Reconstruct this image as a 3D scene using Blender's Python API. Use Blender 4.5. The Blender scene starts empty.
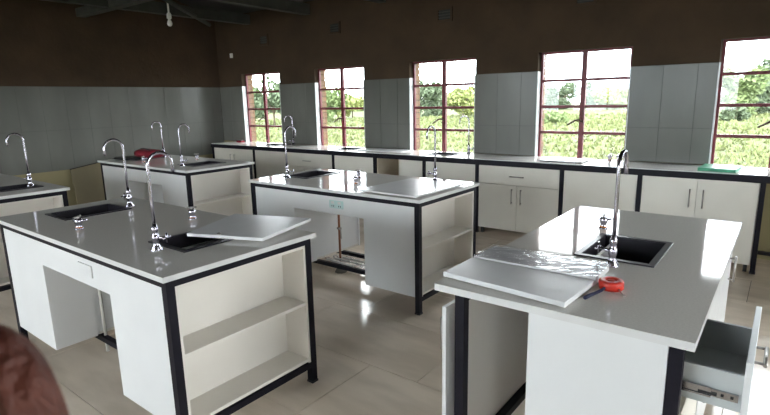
import bpy, bmesh, math, random
from mathutils import Vector, Matrix
PI = math.pi
random.seed(7)
sc = bpy.context.scene
col = sc.collection

# ---------------------------------------------------------------- camera, sky, exposure
cd = bpy.data.cameras.new('camera'); cam = bpy.data.objects.new('camera', cd); col.objects.link(cam)
R_ = Vector((0.7925716, 0.60943156, -0.02057745)); U_ = Vector((-0.10851756, 0.17417451, 0.97871711)); F_ = Vector((-0.60004516, 0.77347037, -0.2041798))
CAM = Vector((0, 0, 1.6174))
M = Matrix((R_, U_, -F_)).transposed().to_4x4(); M.translation = CAM
cam.matrix_world = M
cd.sensor_width = 36; cd.lens = 518.07 * 36 / 770; cd.clip_start = 0.01; cd.clip_end = 500
cd.dof.use_dof = True; cd.dof.focus_distance = 3.6; cd.dof.aperture_fstop = 16.0
sc.camera = cam

w = bpy.data.worlds.new('sky'); sc.world = w; w.use_nodes = True
nt = w.node_tree; bg = nt.nodes['Background']
tc = nt.nodes.new('ShaderNodeTexCoord'); nz = nt.nodes.new('ShaderNodeTexNoise'); nz.inputs['Scale'].default_value = 2.2; nz.inputs['Detail'].default_value = 4
cr = nt.nodes.new('ShaderNodeValToRGB'); cr.color_ramp.elements[0].color = (0.80, 0.90, 1.0, 1); cr.color_ramp.elements[1].color = (1.0, 1.0, 1.0, 1)
cr.color_ramp.elements[0].position = 0.35; cr.color_ramp.elements[1].position = 0.6
nt.links.new(tc.outputs['Generated'], nz.inputs['Vector']); nt.links.new(nz.outputs['Fac'], cr.inputs['Fac']); nt.links.new(cr.outputs['Color'], bg.inputs['Color'])
bg.inputs['Strength'].default_value = 14.0

sc.view_settings.view_transform = 'Standard'; sc.view_settings.look = 'None'
sc.view_settings.exposure = 0.08; sc.view_settings.gamma = 1.0; sc.view_settings.use_curve_mapping = False
sc.cycles.use_denoising = True
sc.cycles.max_bounces = 10; sc.cycles.diffuse_bounces = 5; sc.cycles.glossy_bounces = 4; sc.cycles.transparent_max_bounces = 12
sc.cycles.sample_clamp_indirect = 6

# ---------------------------------------------------------------- materials
MATS = {}
def mat(name, c, rough=0.5, metal=0.0, c2=None, nscale=6.0, bump=0.0, spec=0.5, stretch=None, lo=0.35, hi=0.65, detail=5, trans=0.0, coat=0.0, bscale=None):
    m = bpy.data.materials.new(name); m.use_nodes = True; n = m.node_tree.nodes; l = m.node_tree.links
    b = n['Principled BSDF']
    b.inputs['Base Color'].default_value = (*c, 1); b.inputs['Roughness'].default_value = rough; b.inputs['Metallic'].default_value = metal
    b.inputs['Specular IOR Level'].default_value = spec; b.inputs['Transmission Weight'].default_value = trans; b.inputs['Coat Weight'].default_value = coat
    if c2 is None: c2 = tuple(x * 0.9 for x in c)
    g = n.new('ShaderNodeNewGeometry'); mp = n.new('ShaderNodeMapping'); l.new(g.outputs['Position'], mp.inputs['Vector'])
    if stretch: mp.inputs['Scale'].default_value = stretch
    t = n.new('ShaderNodeTexNoise'); t.inputs['Scale'].default_value = nscale; t.inputs['Detail'].default_value = detail
    l.new(mp.outputs['Vector'], t.inputs['Vector'])
    r = n.new('ShaderNodeValToRGB'); r.color_ramp.elements[0].position = lo; r.color_ramp.elements[1].position = hi
    r.color_ramp.elements[0].color = (*c2, 1); r.color_ramp.elements[1].color = (*c, 1)
    l.new(t.outputs['Fac'], r.inputs['Fac']); l.new(r.outputs['Color'], b.inputs['Base Color'])
    if bump:
        t2 = n.new('ShaderNodeTexNoise'); t2.inputs['Scale'].default_value = bscale or nscale * 4; t2.inputs['Detail'].default_value = 3
        l.new(mp.outputs['Vector'], t2.inputs['Vector'])
        bp = n.new('ShaderNodeBump'); bp.inputs['Strength'].default_value = bump; bp.inputs['Distance'].default_value = 0.01
        l.new(t2.outputs['Fac'], bp.inputs['Height']); l.new(bp.outputs['Normal'], b.inputs['Normal'])
    MATS[name] = m
    return m
WHITE = mat('white_laminate', (0.80, 0.81, 0.82), 0.35, c2=(0.77, 0.78, 0.79), nscale=3)
CREAM = mat('cream_laminate', (0.76, 0.74, 0.68), 0.4, c2=(0.72, 0.70, 0.64), nscale=3)
SHELF = mat('shelf_laminate', (0.82, 0.79, 0.74), 0.45, c2=(0.78, 0.75, 0.70), nscale=3)
BEIGE = mat('raw_backboard', (0.60, 0.53, 0.42), 0.7, c2=(0.54, 0.47, 0.36), nscale=5)
TOP = mat('worktop_quartz', (0.82, 0.795, 0.75), 0.06, c2=(0.76, 0.735, 0.69), nscale=120, detail=2, spec=0.6, bump=0.006, bscale=6)
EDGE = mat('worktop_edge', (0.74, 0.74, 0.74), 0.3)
STEEL = mat('black_painted_steel', (0.005, 0.0045, 0.009), 0.5, c2=(0.008, 0.007, 0.014), nscale=8, spec=0.2)
CHROME = mat('chrome', (0.56, 0.53, 0.61), 0.2, 1.0, c2=(0.50, 0.48, 0.55), nscale=20)
SATIN = mat('satin_steel', (0.42, 0.40, 0.38), 0.35, 1.0, nscale=20)
SINK = mat('black_sink_resin', (0.010, 0.009, 0.014), 0.35, c2=(0.014, 0.012, 0.02), nscale=20)
FLOORT = mat('floor_porcelain', (0.84, 0.73, 0.61), 0.12, c2=(0.70, 0.60, 0.49), nscale=1.6, stretch=(1, 3.2, 1), spec=0.5, detail=8, lo=0.4, hi=0.62, bump=0.01, bscale=3)
GROUT = mat('dark_grout', (0.13, 0.12, 0.10), 0.9)
TILE = mat('wall_tile_glaze', (0.17, 0.173, 0.158), 0.2, c2=(0.14, 0.144, 0.13), nscale=2.2, spec=0.22, stretch=(1, 1, 0.4), bump=0.05, bscale=7)
TILEW = mat('reveal_tile_glaze', (0.74, 0.76, 0.78), 0.2, nscale=2)
WGROUT = mat('wall_grout', (0.09, 0.095, 0.09), 0.9)
RED = mat('red_oxide_paint', (0.17, 0.018, 0.03), 0.45, c2=(0.13, 0.018, 0.026), nscale=9)
BRICK = mat('outer_brick', (0.22, 0.13, 0.07), 0.9, c2=(0.15, 0.09, 0.06), nscale=14)
ROOF = mat('roof_sheet', (0.035, 0.036, 0.034), 0.6, nscale=4)
BEAM = mat('roof_beam_paint', (0.055, 0.06, 0.052), 0.7, c2=(0.04, 0.042, 0.038), nscale=6)
BRONZE = mat('bronze_handle', (0.09, 0.05, 0.04), 0.4, 0.5)
PVC = mat('white_pvc', (0.70, 0.70, 0.66), 0.4)
COPPER = mat('copper_pipe', (0.32, 0.14, 0.08), 0.35, 0.9, nscale=12)
BRASS = mat('brass', (0.75, 0.45, 0.16), 0.3, 1.0)
ORANGE = mat('orange_plastic', (0.75, 0.25, 0.03), 0.4)
REDP = mat('red_plastic', (0.62, 0.035, 0.02), 0.35)
REDF = mat('red_fabric', (0.24, 0.012, 0.025), 0.85, c2=(0.15, 0.008, 0.02), nscale=10, bump=0.3)
NAVY = mat('navy_plastic', (0.015, 0.02, 0.06), 0.5)
GREEN = mat('green_cover', (0.02, 0.32, 0.16), 0.4, c2=(0.02, 0.26, 0.13), nscale=8)
PAPER = mat('paper', (0.75, 0.75, 0.72), 0.7)
BLACK = mat('black_plastic', (0.012, 0.012, 0.013), 0.45)
GALV = mat('galvanised_steel', (0.5, 0.5, 0.52), 0.22, 1.0, c2=(0.36, 0.36, 0.38), nscale=25)
GREYB = mat('grey_drawer_board', (0.60, 0.63, 0.63), 0.45)
STICK = mat('green_sticker', (0.58, 0.76, 0.74), 0.5)
BOARDT = mat('board_white', (0.84, 0.84, 0.85), 0.25, c2=(0.79, 0.79, 0.80), nscale=5)
SKIN = mat('skin', (0.16, 0.045, 0.028), 0.55, c2=(0.11, 0.03, 0.02), nscale=60, bump=0.6, bscale=260, stretch=(1, 1, 0.35))
SLEEVE = mat('dark_sleeve', (0.02, 0.02, 0.025), 0.9, nscale=30)
BARK = mat('bark', (0.12, 0.09, 0.06), 0.9, nscale=8)
PLY = mat('plywood', (0.20, 0.17, 0.10), 0.7, c2=(0.16, 0.135, 0.08), nscale=3, stretch=(1, 1, 0.2))
PLYE = mat('plywood_dark_edge', (0.03, 0.025, 0.02), 0.8)

def thin_clear(name, tint, rough, gl):
    m = bpy.data.materials.new(name); m.use_nodes = True; n = m.node_tree.nodes; l = m.node_tree.links
    n.remove(n['Principled BSDF'])
    tr = n.new('ShaderNodeBsdfTransparent'); tr.inputs['Color'].default_value = (*tint, 1)
    g = n.new('ShaderNodeBsdfGlossy'); g.inputs['Roughness'].default_value = rough
    lw = n.new('ShaderNodeLayerWeight'); lw.inputs['Blend'].default_value = 0.5
    pw = n.new('ShaderNodeMath'); pw.operation = 'POWER'; pw.inputs[1].default_value = 5; l.new(lw.outputs['Facing'], pw.inputs[0])
    fr = n.new('ShaderNodeMath'); fr.operation = 'MULTIPLY_ADD'; fr.inputs[1].default_value = 0.9; fr.inputs[2].default_value = gl; l.new(pw.outputs[0], fr.inputs[0])
    mx = n.new('ShaderNodeMixShader'); l.new(fr.outputs[0], mx.inputs[0]); l.new(tr.outputs[0], mx.inputs[1]); l.new(g.outputs[0], mx.inputs[2])
    l.new(mx.outputs[0], n['Material Output'].inputs['Surface'])
    return m
GLASS = thin_clear('window_glass', (0.97, 0.98, 0.97), 0.02, 0.03)
FILM = thin_clear('clear_plastic_film', (0.88, 0.88, 0.9), 0.22, 0.09)

def wall_mat():   # mud-brown plaster above, olive painted dado below
    m = mat('brown_plaster', (0.068, 0.041, 0.023), 0.9, c2=(0.047, 0.029, 0.016), nscale=1.8, bump=0.5, bscale=14)
    n = m.node_tree.nodes; l = m.node_tree.links; b = n['Principled BSDF']
    src = b.inputs['Base Color'].links[0].from_socket
    g = n.new('ShaderNodeNewGeometry'); s = n.new('ShaderNodeSeparateXYZ'); l.new(g.outputs['Position'], s.inputs[0])
    c = n.new('ShaderNodeMath'); c.operation = 'LESS_THAN'; c.inputs[1].default_value = 0.9; l.new(s.outputs['Z'], c.inputs[0])
    mx = n.new('ShaderNodeMixRGB'); mx.inputs[2].default_value = (0.27, 0.235, 0.13, 1)
    l.new(c.outputs[0], mx.inputs[0]); l.new(src, mx.inputs[1]); l.new(mx.outputs[0], b.inputs['Base Color'])
    return m
PLASTER = wall_mat()

def leaf_mat(name, c, c2):
    m = mat(name, c, 0.6, c2=c2, nscale=1.3, spec=0.2, lo=0.3, hi=0.7)
    return m
LEAF_D = leaf_mat('leaf_dark', (0.085, 0.112, 0.064), (0.062, 0.088, 0.048))
LEAF_M = leaf_mat('leaf_mid', (0.136, 0.18, 0.074), (0.099, 0.136, 0.053))
LEAF_Y = leaf_mat('leaf_yellow', (0.198, 0.222, 0.078), (0.144, 0.174, 0.054))
FIELD = mat('field_grass', (0.064, 0.072, 0.034), 0.9, c2=(0.056, 0.066, 0.027), nscale=0.5, lo=0.3, hi=0.7, spec=0.1)
BLADE = mat('grass_blade', (0.150, 0.168, 0.078), 0.8, c2=(0.125, 0.148, 0.058), nscale=0.9, spec=0.15)

# ---------------------------------------------------------------- helpers
class MB:
    def __init__(s): s.bm = bmesh.new(); s.mi = 0
    def _m(s, faces):
        for f in faces: f.material_index = s.mi
    def box(s, x0, x1, y0, y1, z0, z1, bev=0.0):
        r = bmesh.ops.create_cube(s.bm, size=1.0); vs = r['verts']
        for v in vs:
            v.co = Vector(((x0 + x1) / 2 + v.co.x * (x1 - x0), (y0 + y1) / 2 + v.co.y * (y1 - y0), (z0 + z1) / 2 + v.co.z * (z1 - z0)))
        fs = {f for v in vs for f in v.link_faces}; s._m(fs)
        if bev:
            es = list({e for v in vs for e in v.link_edges})
            bmesh.ops.bevel(s.bm, geom=es, offset=bev, segments=1, affect='EDGES', profile=0.5, material=-1)
        return s
    def hexa(s, pts):     # 8 points: bottom quad, top quad
        v = [s.bm.verts.new(p) for p in pts]
        fs = [s.bm.faces.new([v[i] for i in q]) for q in ((3, 2, 1, 0), (4, 5, 6, 7), (0, 1, 5, 4), (1, 2, 6, 5), (2, 3, 7, 6), (3, 0, 4, 7))]
        s._m(fs); return s
    def tube(s, pts, r, n=8, caps=True):
        pts = [Vector(p) for p in pts]; rs = r if isinstance(r, (list, tuple)) else [r] * len(pts)
        rings = []; prev = None
        for i, p in enumerate(pts):
            t = (pts[min(i + 1, len(pts) - 1)] - pts[max(i - 1, 0)]).normalized()
            if prev is None:
                a = t.orthogonal().normalized()
            else:
                a = (prev - t * prev.dot(t)).normalized()
            prev = a; b = t.cross(a)
            rings.append([s.bm.verts.new(p + (a * math.cos(2 * PI * k / n) + b * math.sin(2 * PI * k / n)) * rs[i]) for k in range(n)])
        fs = []
        for i in range(len(rings) - 1):
            for k in range(n):
                f = s.bm.faces.new((rings[i][k], rings[i][(k + 1) % n], rings[i + 1][(k + 1) % n], rings[i + 1][k])); f.smooth = True; fs.append(f)
        if caps:
            fs.append(s.bm.faces.new(rings[0][::-1])); fs.append(s.bm.faces.new(rings[-1]))
        s._m(fs); return s
    def lathe(s, prof, cx=0, cy=0, n=14):   # prof: list of (r, z)
        rings = [[s.bm.verts.new((cx + r * math.cos(2 * PI * k / n), cy + r * math.sin(2 * PI * k / n), z)) for k in range(n)] for r, z in prof]
        fs = []
        for i in range(len(rings) - 1):
            for k in range(n):
                f = s.bm.faces.new((rings[i][k], rings[i][(k + 1) % n], rings[i + 1][(k + 1) % n], rings[i + 1][k])); f.smooth = True; fs.append(f)
        fs.append(s.bm.faces.new(rings[0][::-1])); fs.append(s.bm.faces.new(rings[-1]))
        s._m(fs); return s
    def slab(s, x0, x1, y0, y1, z0, z1, holes):
        xs = sorted({x0, x1, *[h[0] for h in holes], *[h[1] for h in holes]}); ys = sorted({y0, y1, *[h[2] for h in holes], *[h[3] for h in holes]})
        vt = {}
        def V(i, j, z):
            if (i, j, z) not in vt: vt[(i, j, z)] = s.bm.verts.new((xs[i], ys[j], z))
            return vt[(i, j, z)]
        def solid(i, j):
            if i < 0 or j < 0 or i >= len(xs) - 1 or j >= len(ys) - 1: return False
            cx = (xs[i] + xs[i + 1]) / 2; cy = (ys[j] + ys[j + 1]) / 2
            return not any(h[0] < cx < h[1] and h[2] < cy < h[3] for h in holes)
        for i in range(len(xs) - 1):
            for j in range(len(ys) - 1):
                if not solid(i, j): continue
                fs = [s.bm.faces.new((V(i, j, z1), V(i + 1, j, z1), V(i + 1, j + 1, z1), V(i, j + 1, z1))), s.bm.faces.new((V(i, j + 1, z0), V(i + 1, j + 1, z0), V(i + 1, j, z0), V(i, j, z0)))]
                sd = []
                if not solid(i - 1, j): sd.append(s.bm.faces.new((V(i, j + 1, z0), V(i, j, z0), V(i, j, z1), V(i, j + 1, z1))))
                if not solid(i + 1, j): sd.append(s.bm.faces.new((V(i + 1, j, z0), V(i + 1, j + 1, z0), V(i + 1, j + 1, z1), V(i + 1, j, z1))))
                if not solid(i, j - 1): sd.append(s.bm.faces.new((V(i, j, z0), V(i + 1, j, z0), V(i + 1, j, z1), V(i, j, z1))))
                if not solid(i, j + 1): sd.append(s.bm.faces.new((V(i + 1, j + 1, z0), V(i, j + 1, z0), V(i, j + 1, z1), V(i + 1, j + 1, z1))))
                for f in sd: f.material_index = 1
        return s
    def build(s, name, mats, parent=None, loc=None, rz=0, recalc=True):
        if recalc: bmesh.ops.recalc_face_normals(s.bm, faces=s.bm.faces[:])
        me = bpy.data.meshes.new(name); s.bm.to_mesh(me); s.bm.free()
        for m in (mats if isinstance(mats, (list, tuple)) else [mats]): me.materials.append(m)
        o = bpy.data.objects.new(name, me); col.objects.link(o)
        if parent: o.parent = parent
        if loc: o.location = loc
        o.rotation_euler.z = rz
        return o
def tag(o, label=None, cat=None, group=None, kind=None):
    if label: o['label'] = label
    if cat: o['category'] = cat
    if group: o['group'] = group
    if kind: o['kind'] = kind
    return o
def thing(name, label, cat, loc, rz=0, group=None):
    o = bpy.data.objects.new(name, None); o.empty_display_size = 0.1; col.objects.link(o)
    o.location = loc; o.rotation_euler.z = rz
    return tag(o, label, cat, group)
def bx(name, m, parent, *b, bev=0.0, loc=None, rz=0):
    return MB().box(*b, bev=bev).build(name, m, parent, loc, rz)
def share(o, name, parent, loc, rot=None, scale=None):   # another object on the same mesh
    c = bpy.data.objects.new(name, o.data); col.objects.link(c); c.parent = parent; c.location = loc
    if rot: c.rotation_euler = rot
    if scale: c.scale = scale
    return c

# ---------------------------------------------------------------- the room
XL, XR, YB, YF = -8.675, 3.4, 6.126, -5.5       # left wall, right wall, window wall, wall behind the camera
TW = 0.23                                         # thickness of the window wall
H0 = 3.15
# floor: slab in grout colour and single porcelain tiles
fl = tag(bx('floor', GROUT, None, XL, XR, YF, YB, -0.2, -0.006), kind='structure')
tw, th = 1.2, 0.62
tile0 = None
row = 0
y = 1.65 - th * 12
while y < YB:
    off = {0: -1.9, 1: -1.556, 2: -2.51}[(row - 12) % 3]
    x = off - tw * 8
    while x < XR:
        a0, a1, b0, b1 = max(x, XL), min(x + tw, XR), max(y, YF), min(y + th, YB)
        if a1 - a0 > 0.02 and b1 - b0 > 0.02:
            full = (a1 - a0 > tw - 1e-4) and (b1 - b0 > th - 1e-4)
            if full and tile0: share(tile0, 'floor_tile', fl, (x, y, random.uniform(-0.0004, 0.0004)), (random.uniform(-.0008, .0008), random.uniform(-.0006, .0006), 0))
            else:
                t = bx('floor_tile', FLOORT, fl, 0.002, a1 - a0 - 0.002, 0.002, b1 - b0 - 0.002, -0.012, 0, loc=(a0, b0, 0))
                if full: tile0 = t
        x += tw
    y += th; row += 1

# window wall built of solid pieces round its five openings
WIN = [(-8.00, -6.97), (-6.13, -5.10), (-4.27, -3.24), (-2.42, -1.39), (-0.60, 0.43), (1.25, 2.28)]
WZ0, WZ1 = 0.85, 2.12
b = MB(); x = XL - 0.3
for a0, a1 in WIN:
    b.box(x, a0, YB, YB + TW, -0.1, H0); b.box(a0, a1, YB, YB + TW, -0.1, WZ0); b.box(a0, a1, YB, YB + TW, WZ1, H0); x = a1
b.box(x, XR + 0.3, YB, YB + TW, -0.1, H0)
wall_back = tag(b.build('wall_back', PLASTER), kind='structure')
def gable(name, x0, x1):
    b = MB(); prof = [(YF, -0.1), (YB + TW, -0.1), (YB + TW, H0), (0.3, 4.85), (YF, 3.4)]
    v0 = [b.bm.verts.new((x0, p, q)) for p, q in prof]; v1 = [b.bm.verts.new((x1, p, q)) for p, q in prof]
    b.bm.faces.new(v0); b.bm.faces.new(v1[::-1])
    for i in range(5): b.bm.faces.new((v0[i], v1[i], v1[(i + 1) % 5], v0[(i + 1) % 5]))
    return tag(b.build(name, PLASTER), kind='structure')
wall_left = gable('wall_left', XL - 0.25, XL)
b = MB()          # unseen right wall: two wide glazed openings invented to bring in daylight
ROP = [(-4.8, -3.0), (0.5, 2.8)]; RZ0, RZ1 = 0.5, 2.7
yy = YF
for a0, a1 in ROP:
    b.box(XR, XR + 0.25, yy, a0, -0.1, 3.0); b.box(XR, XR + 0.25, a0, a1, -0.1, RZ0); b.box(XR, XR + 0.25, a0, a1, RZ1, 3.0); yy = a1
b.box(XR, XR + 0.25, yy, YB + TW, -0.1, 3.0)
prof = [(YF, 3.0), (YB + TW, 3.0), (YB + TW, H0), (0.3, 4.85), (YF, 3.4)]
v0 = [b.bm.verts.new((XR, p, q)) for p, q in prof]; v1 = [b.bm.verts.new((XR + .25, p, q)) for p, q in prof]
b.bm.faces.new(v0); b.bm.faces.new(v1[::-1])
for i in range(5): b.bm.faces.new((v0[i], v1[i], v1[(i + 1) % 5], v0[(i + 1) % 5]))
wall_right = tag(b.build('wall_right', PLASTER), kind='structure')
for k, (a0, a1) in enumerate(ROP):
    m_ = (a0 + a1) / 2; q0, q1 = XR + .08, XR + .12
    wn = tag(MB().box(q0, q1, a0, a1, RZ0, RZ0 + .04).box(q0, q1, a0, a1, RZ1 - .04, RZ1).box(q0, q1, a0, a0 + .04, RZ0 + .04, RZ1 - .04).box(q0, q1, a1 - .04, a1, RZ0 + .04, RZ1 - .04).box(q0, q1, m_ - .02, m_ + .02, RZ0 + .04, RZ1 - .04).build('window_%d' % (11 + k), RED), kind='structure')  # added window out of view, lights the faces turned to the right
    bx('pane', GLASS, wn, XR + .098, XR + .102, a0 + .04, m_ - .02, RZ0 + .04, RZ1 - .04); bx('pane', GLASS, wn, XR + .098, XR + .102, m_ + .02, a1 - .04, RZ0 + .04, RZ1 - .04)
# unseen wall behind the camera: distance and invented glazed openings set the daylight
b = MB()
OPEN = [(-8.4, -6.3), (-5.9, -3.6), (-3.2, -1.2)]; FZ0, FZ1 = 0.8, 3.05
x = XL - 0.25
for a0, a1 in OPEN:
    b.box(x, a0, YF - 0.25, YF, -0.1, 3.4); b.box(a0, a1, YF - 0.25, YF, FZ1, 3.4); b.box(a0, a1, YF - 0.25, YF, -0.1, FZ0); x = a1
b.box(x, XR + 0.25, YF - 0.25, YF, -0.1, 3.4)
tag(b.build('wall_front', PLASTER), kind='structure')
k = 7
for a0, a1 in OPEN:
    wn = tag(MB().box(a0, a1, YF - 0.12, YF - 0.08, FZ0, FZ0 + .04).box(a0, a1, YF - 0.12, YF - 0.08, FZ1 - .04, FZ1).box(a0, a0 + 0.04, YF - 0.12, YF - 0.08, FZ0 + .04, FZ1 - .04).box(a1 - 0.04, a1, YF - 0.12, YF - 0.08, FZ0 + .04, FZ1 - .04).box((a0 + a1) / 2 - 0.02, (a0 + a1) / 2 + 0.02, YF - 0.12, YF - 0.08, FZ0 + .04, FZ1 - .04).build('window_%d' % k, RED), kind='structure')  # added window out of view, laid out for the daylight level
    bx('pane', GLASS, wn, a0 + 0.04, (a0 + a1) / 2 - 0.02, YF - 0.102, YF - 0.098, FZ0 + .04, FZ1 - .04); bx('pane', GLASS, wn, (a0 + a1) / 2 + 0.02, a1 - 0.04, YF - 0.102, YF - 0.098, FZ0 + .04, FZ1 - .04)
    k += 1
# roof underside = ceiling (two slopes)
b = MB()
b.hexa([(XL - .5, 0.3, 4.85), (XR + .5, 0.3, 4.85), (XR + .5, YB + .9, 2.83 + .08), (XL - .5, YB + .9, 2.83 + .08), (XL - .5, 0.3, 4.93), (XR + .5, 0.3, 4.93), (XR + .5, YB + .9, 2.91 + .08), (XL - .5, YB + .9, 2.91 + .08)])
b.hexa([(XL - .5, YF - .6, 3.22), (XR + .5, YF - .6, 3.22), (XR + .5, 0.3, 4.85), (XL - .5, 0.3, 4.85), (XL - .5, YF - .6, 3.3), (XR + .5, YF - .6, 3.3), (XR + .5, 0.3, 4.93), (XL - .5, 0.3, 4.93)])
ceiling = tag(b.build('ceiling', ROOF), kind='structure')
tie0 = None
for xx in (-7.7, -6.22, -4.72, -3.2, -1.7, -0.2, 1.3, 2.8):
    if tie0 is None: tie0 = bx('roof_tie_beam', BEAM, ceiling, -0.06, 0.06, YF, YB, 0, 0.16, loc=(xx, 0, 2.95))
    else: share(tie0, 'roof_tie_beam', ceiling, (xx, 0, 2.95))
bx('roof_tie_beam', BEAM, ceiling, XL, -6.28, 3.70, 3.82, 2.93, 3.05)
MB().tube([(-6.6, 3.9, 2.97), (-8.3, 5.75, 2.97)], 0.035, 6).build('diagonal_brace', BEAM, ceiling)

# wall tiles, one object each
TH = 0.010
def wt(parent, x0, x1, z0, z1, side='back'):
    g = 0.0015; j = random.uniform(-0.0006, 0.0006)
    if side == 'back': return bx('wall_tile', TILE, parent, x0 + g, x1 - g, YB - TH + j, YB, z0 + g, z1 - g, bev=0.001)
    return bx('wall_tile', TILE, parent, XL, XL + TH + j, x0 + g, x1 - g, z0 + g, z1 - g, bev=0.001)
piers = [(XL + TH, WIN[0][0])] + [(WIN[i][1], WIN[i + 1][0]) for i in range(5)] + [(WIN[5][1], XR)]
ZJ, ZT = 1.266, 1.905
for p0, p1 in piers:
    x = p0
    while x < p1 - 0.02:
        e = min(x + 0.31, p1)
        wt(wall_back, x, e, ZJ, ZT); wt(wall_back, x, e, 0.905, ZJ)
        x = e
y = 6.126 - TH - 0.19
edges = [YB - TH, y]
while y > YF: y -= 0.318; edges.append(max(y, YF))
for i in range(len(edges) - 1):
    if edges[i] - edges[i + 1] < 0.02: continue
    wt(wall_left, edges[i + 1], edges[i], ZJ, ZT, 'left'); wt(wall_left, edges[i + 1], edges[i], 0.665, ZJ, 'left')
bx('olive_dado', mat('olive_paint', (0.27, 0.235, 0.13), 0.85, c2=(0.23, 0.20, 0.11), nscale=2, bump=0.3), wall_left, XL, XL + 0.004, YF, YB, 0, 0.665)
bx('grout_bed', WGROUT, wall_left, XL, XL + 0.0055, YF, YB - TH, 0.665, ZT)
b = MB()
for p0, p1 in piers: b.box(p0, p1, YB - 0.0055, YB, 0.905, ZT)
b.build('grout_bed', WGROUT, wall_back)
for a0, a1 in WIN:     # tiled and plastered reveals, brick outside the frame
    for s_, e in ((a0, 1), (a1, -1)):
        for z0, z1 in ((0.865, ZJ), (ZJ, ZT)):
            MB().box(min(s_, s_ + e * TH), max(s_, s_ + e * TH), YB - TH, YB + 0.075, z0 + .0015, z1 - .0015).build('reveal_tile', TILEW, wall_back)
        for q in range(14):   # outer brick courses
            zz = 0.905 + q * 0.087; MB().box(min(s_, s_ + e * (0.012 + .004 * (q % 2))), max(s_, s_ + e * (0.012 + .004 * (q % 2))), YB + 0.12, YB + TW + 0.004, zz, zz + 0.077).build('brick', BRICK, wall_back)
    bx('sill_tile', TILEW, wall_back, a0 + TH, a1 - TH, YB, YB + 0.075, WZ0, 0.862)

# windows: frame, mullion, three transoms, eight panes, stay
def window(n, a0, a1, hs):
    y0, y1 = YB + 0.075, YB + 0.108
    z0, z1 = 0.862, WZ1; t = 0.025; m = (a0 + a1) / 2
    a0 += TH; a1 -= TH
    wn = tag(MB().box(a0, a0 + t, y0, y1, z0, z1).box(a1 - t, a1, y0, y1, z0, z1).box(a0 + t, a1 - t, y0, y1, z1 - t, z1).box(a0 + t, a1 - t, y0, y1, z0, z0 + t).build('window_%d' % n, RED), kind='structure')
    bx('mullion', RED, wn, m - 0.027, m + 0.027, y0 - 0.006, y1, z0 + t, z1 - t)
    zs = [z0 + t + (z1 - z0 - 2 * t) * q / 4 for q in range(5)]
    for q in (1, 2, 3):
        MB().box(a0 + t, m - 0.027, y0, y1, zs[q] - 0.016, zs[q] + 0.016).box(m + 0.027, a1 - t, y0, y1, zs[q] - 0.016, zs[q] + 0.016).build('transom', RED, wn)
    pn = None
    for q in range(4):
        lo = zs[q] + (0.016 if q else 0); hi = zs[q + 1] - (0.016 if q < 3 else 0)
        bx('pane', GLASS, wn, a0 + t, m - 0.027, y0 + 0.018, y0 + 0.021, lo, hi); bx('pane', GLASS, wn, m + 0.027, a1 - t, y0 + 0.018, y0 + 0.021, lo, hi)
    if hs:
        zz = zs[1] + 0.12
        MB().tube([(m, y0 - 0.0, zz + 0.01), (m + hs * 0.01, y0 - 0.045, zz + 0.03), (m + hs * 0.06, y0 - 0.05, zz + 0.025), (m + hs * 0.15, y0 - 0.05, zz - 0.03)], [0.015, 0.014, 0.012, 0.009], 6).build('window_handle', BRONZE, wn)
for i, (a0, a1) in enumerate(WIN): window(i + 1, a0, a1, -1)

# air vents high in the window wall, junction box, lamp
gname = 'air vents high on the window wall'
desc = ['above the window nearest the left corner', 'above the second window from the left corner', 'above the third window from the left corner', 'above the fourth window from the left corner']
for (xx, zz), dd in zip([(-7.31, 2.66), (-5.65, 2.70), (-3.70, 2.68), (-1.91, 2.67)], desc):
    v = thing('air_vent', 'square brown air brick vent ' + dd, 'vent', (xx, YB, zz), group=gname)
    MB().box(-0.12, 0.12, -0.018, 0, -0.09, -0.06).box(-0.12, 0.12, -0.018, 0, 0.06, 0.09).box(-0.12, -0.09, -0.018, 0, -0.06, 0.06).box(0.09, 0.12, -0.018, 0, -0.06, 0.06).build('vent_surround', PLASTER, v)
    bx('vent_back', BLACK, v, -0.09, 0.09, -0.004, 0, -0.06, 0.06)
    for q in range(3): bx('vent_louvre', BEAM, v, -0.09, 0.09, -0.014, -0.004, -0.042 + q * 0.036, -0.03 + q * 0.036)
v = thing('junction_box', 'small white junction box high on the wall by the left corner', 'electrical box', (-8.23, YB, 2.46))
bx('box_body', PVC, v, -0.03, 0.03, -0.03, 0, -0.04, 0.04, bev=0.004); bx('cover_plate', PAPER, v, -0.022, 0.022, -0.034, -0.03, -0.03, 0.03)
v = thing('ceiling_lamp', 'bare white bulb hanging from a bent conduit under the roof beam', 'lamp', (-6.9, 4.15, 2.70))
MB().tube([(0.6, -0.32, 0.33), (0.3, -0.33, 0.33), (0.08, -0.25, 0.32), (0.0, -0.05, 0.31), (0, 0, 0.27), (0, 0, 0.12)], 0.012, 8).build('conduit', PVC, v)
MB().lathe([(0.02, 0.14), (0.03, 0.12), (0.032, 0.07), (0.022, 0.06)]).build('lamp_holder', PVC, v)
MB().lathe([(0.016, 0.06), (0.018, 0.045), (0.03, 0.02), (0.034, -0.002), (0.028, -0.025), (0.012, -0.036)]).build('bulb', PAPER, v)

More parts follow.
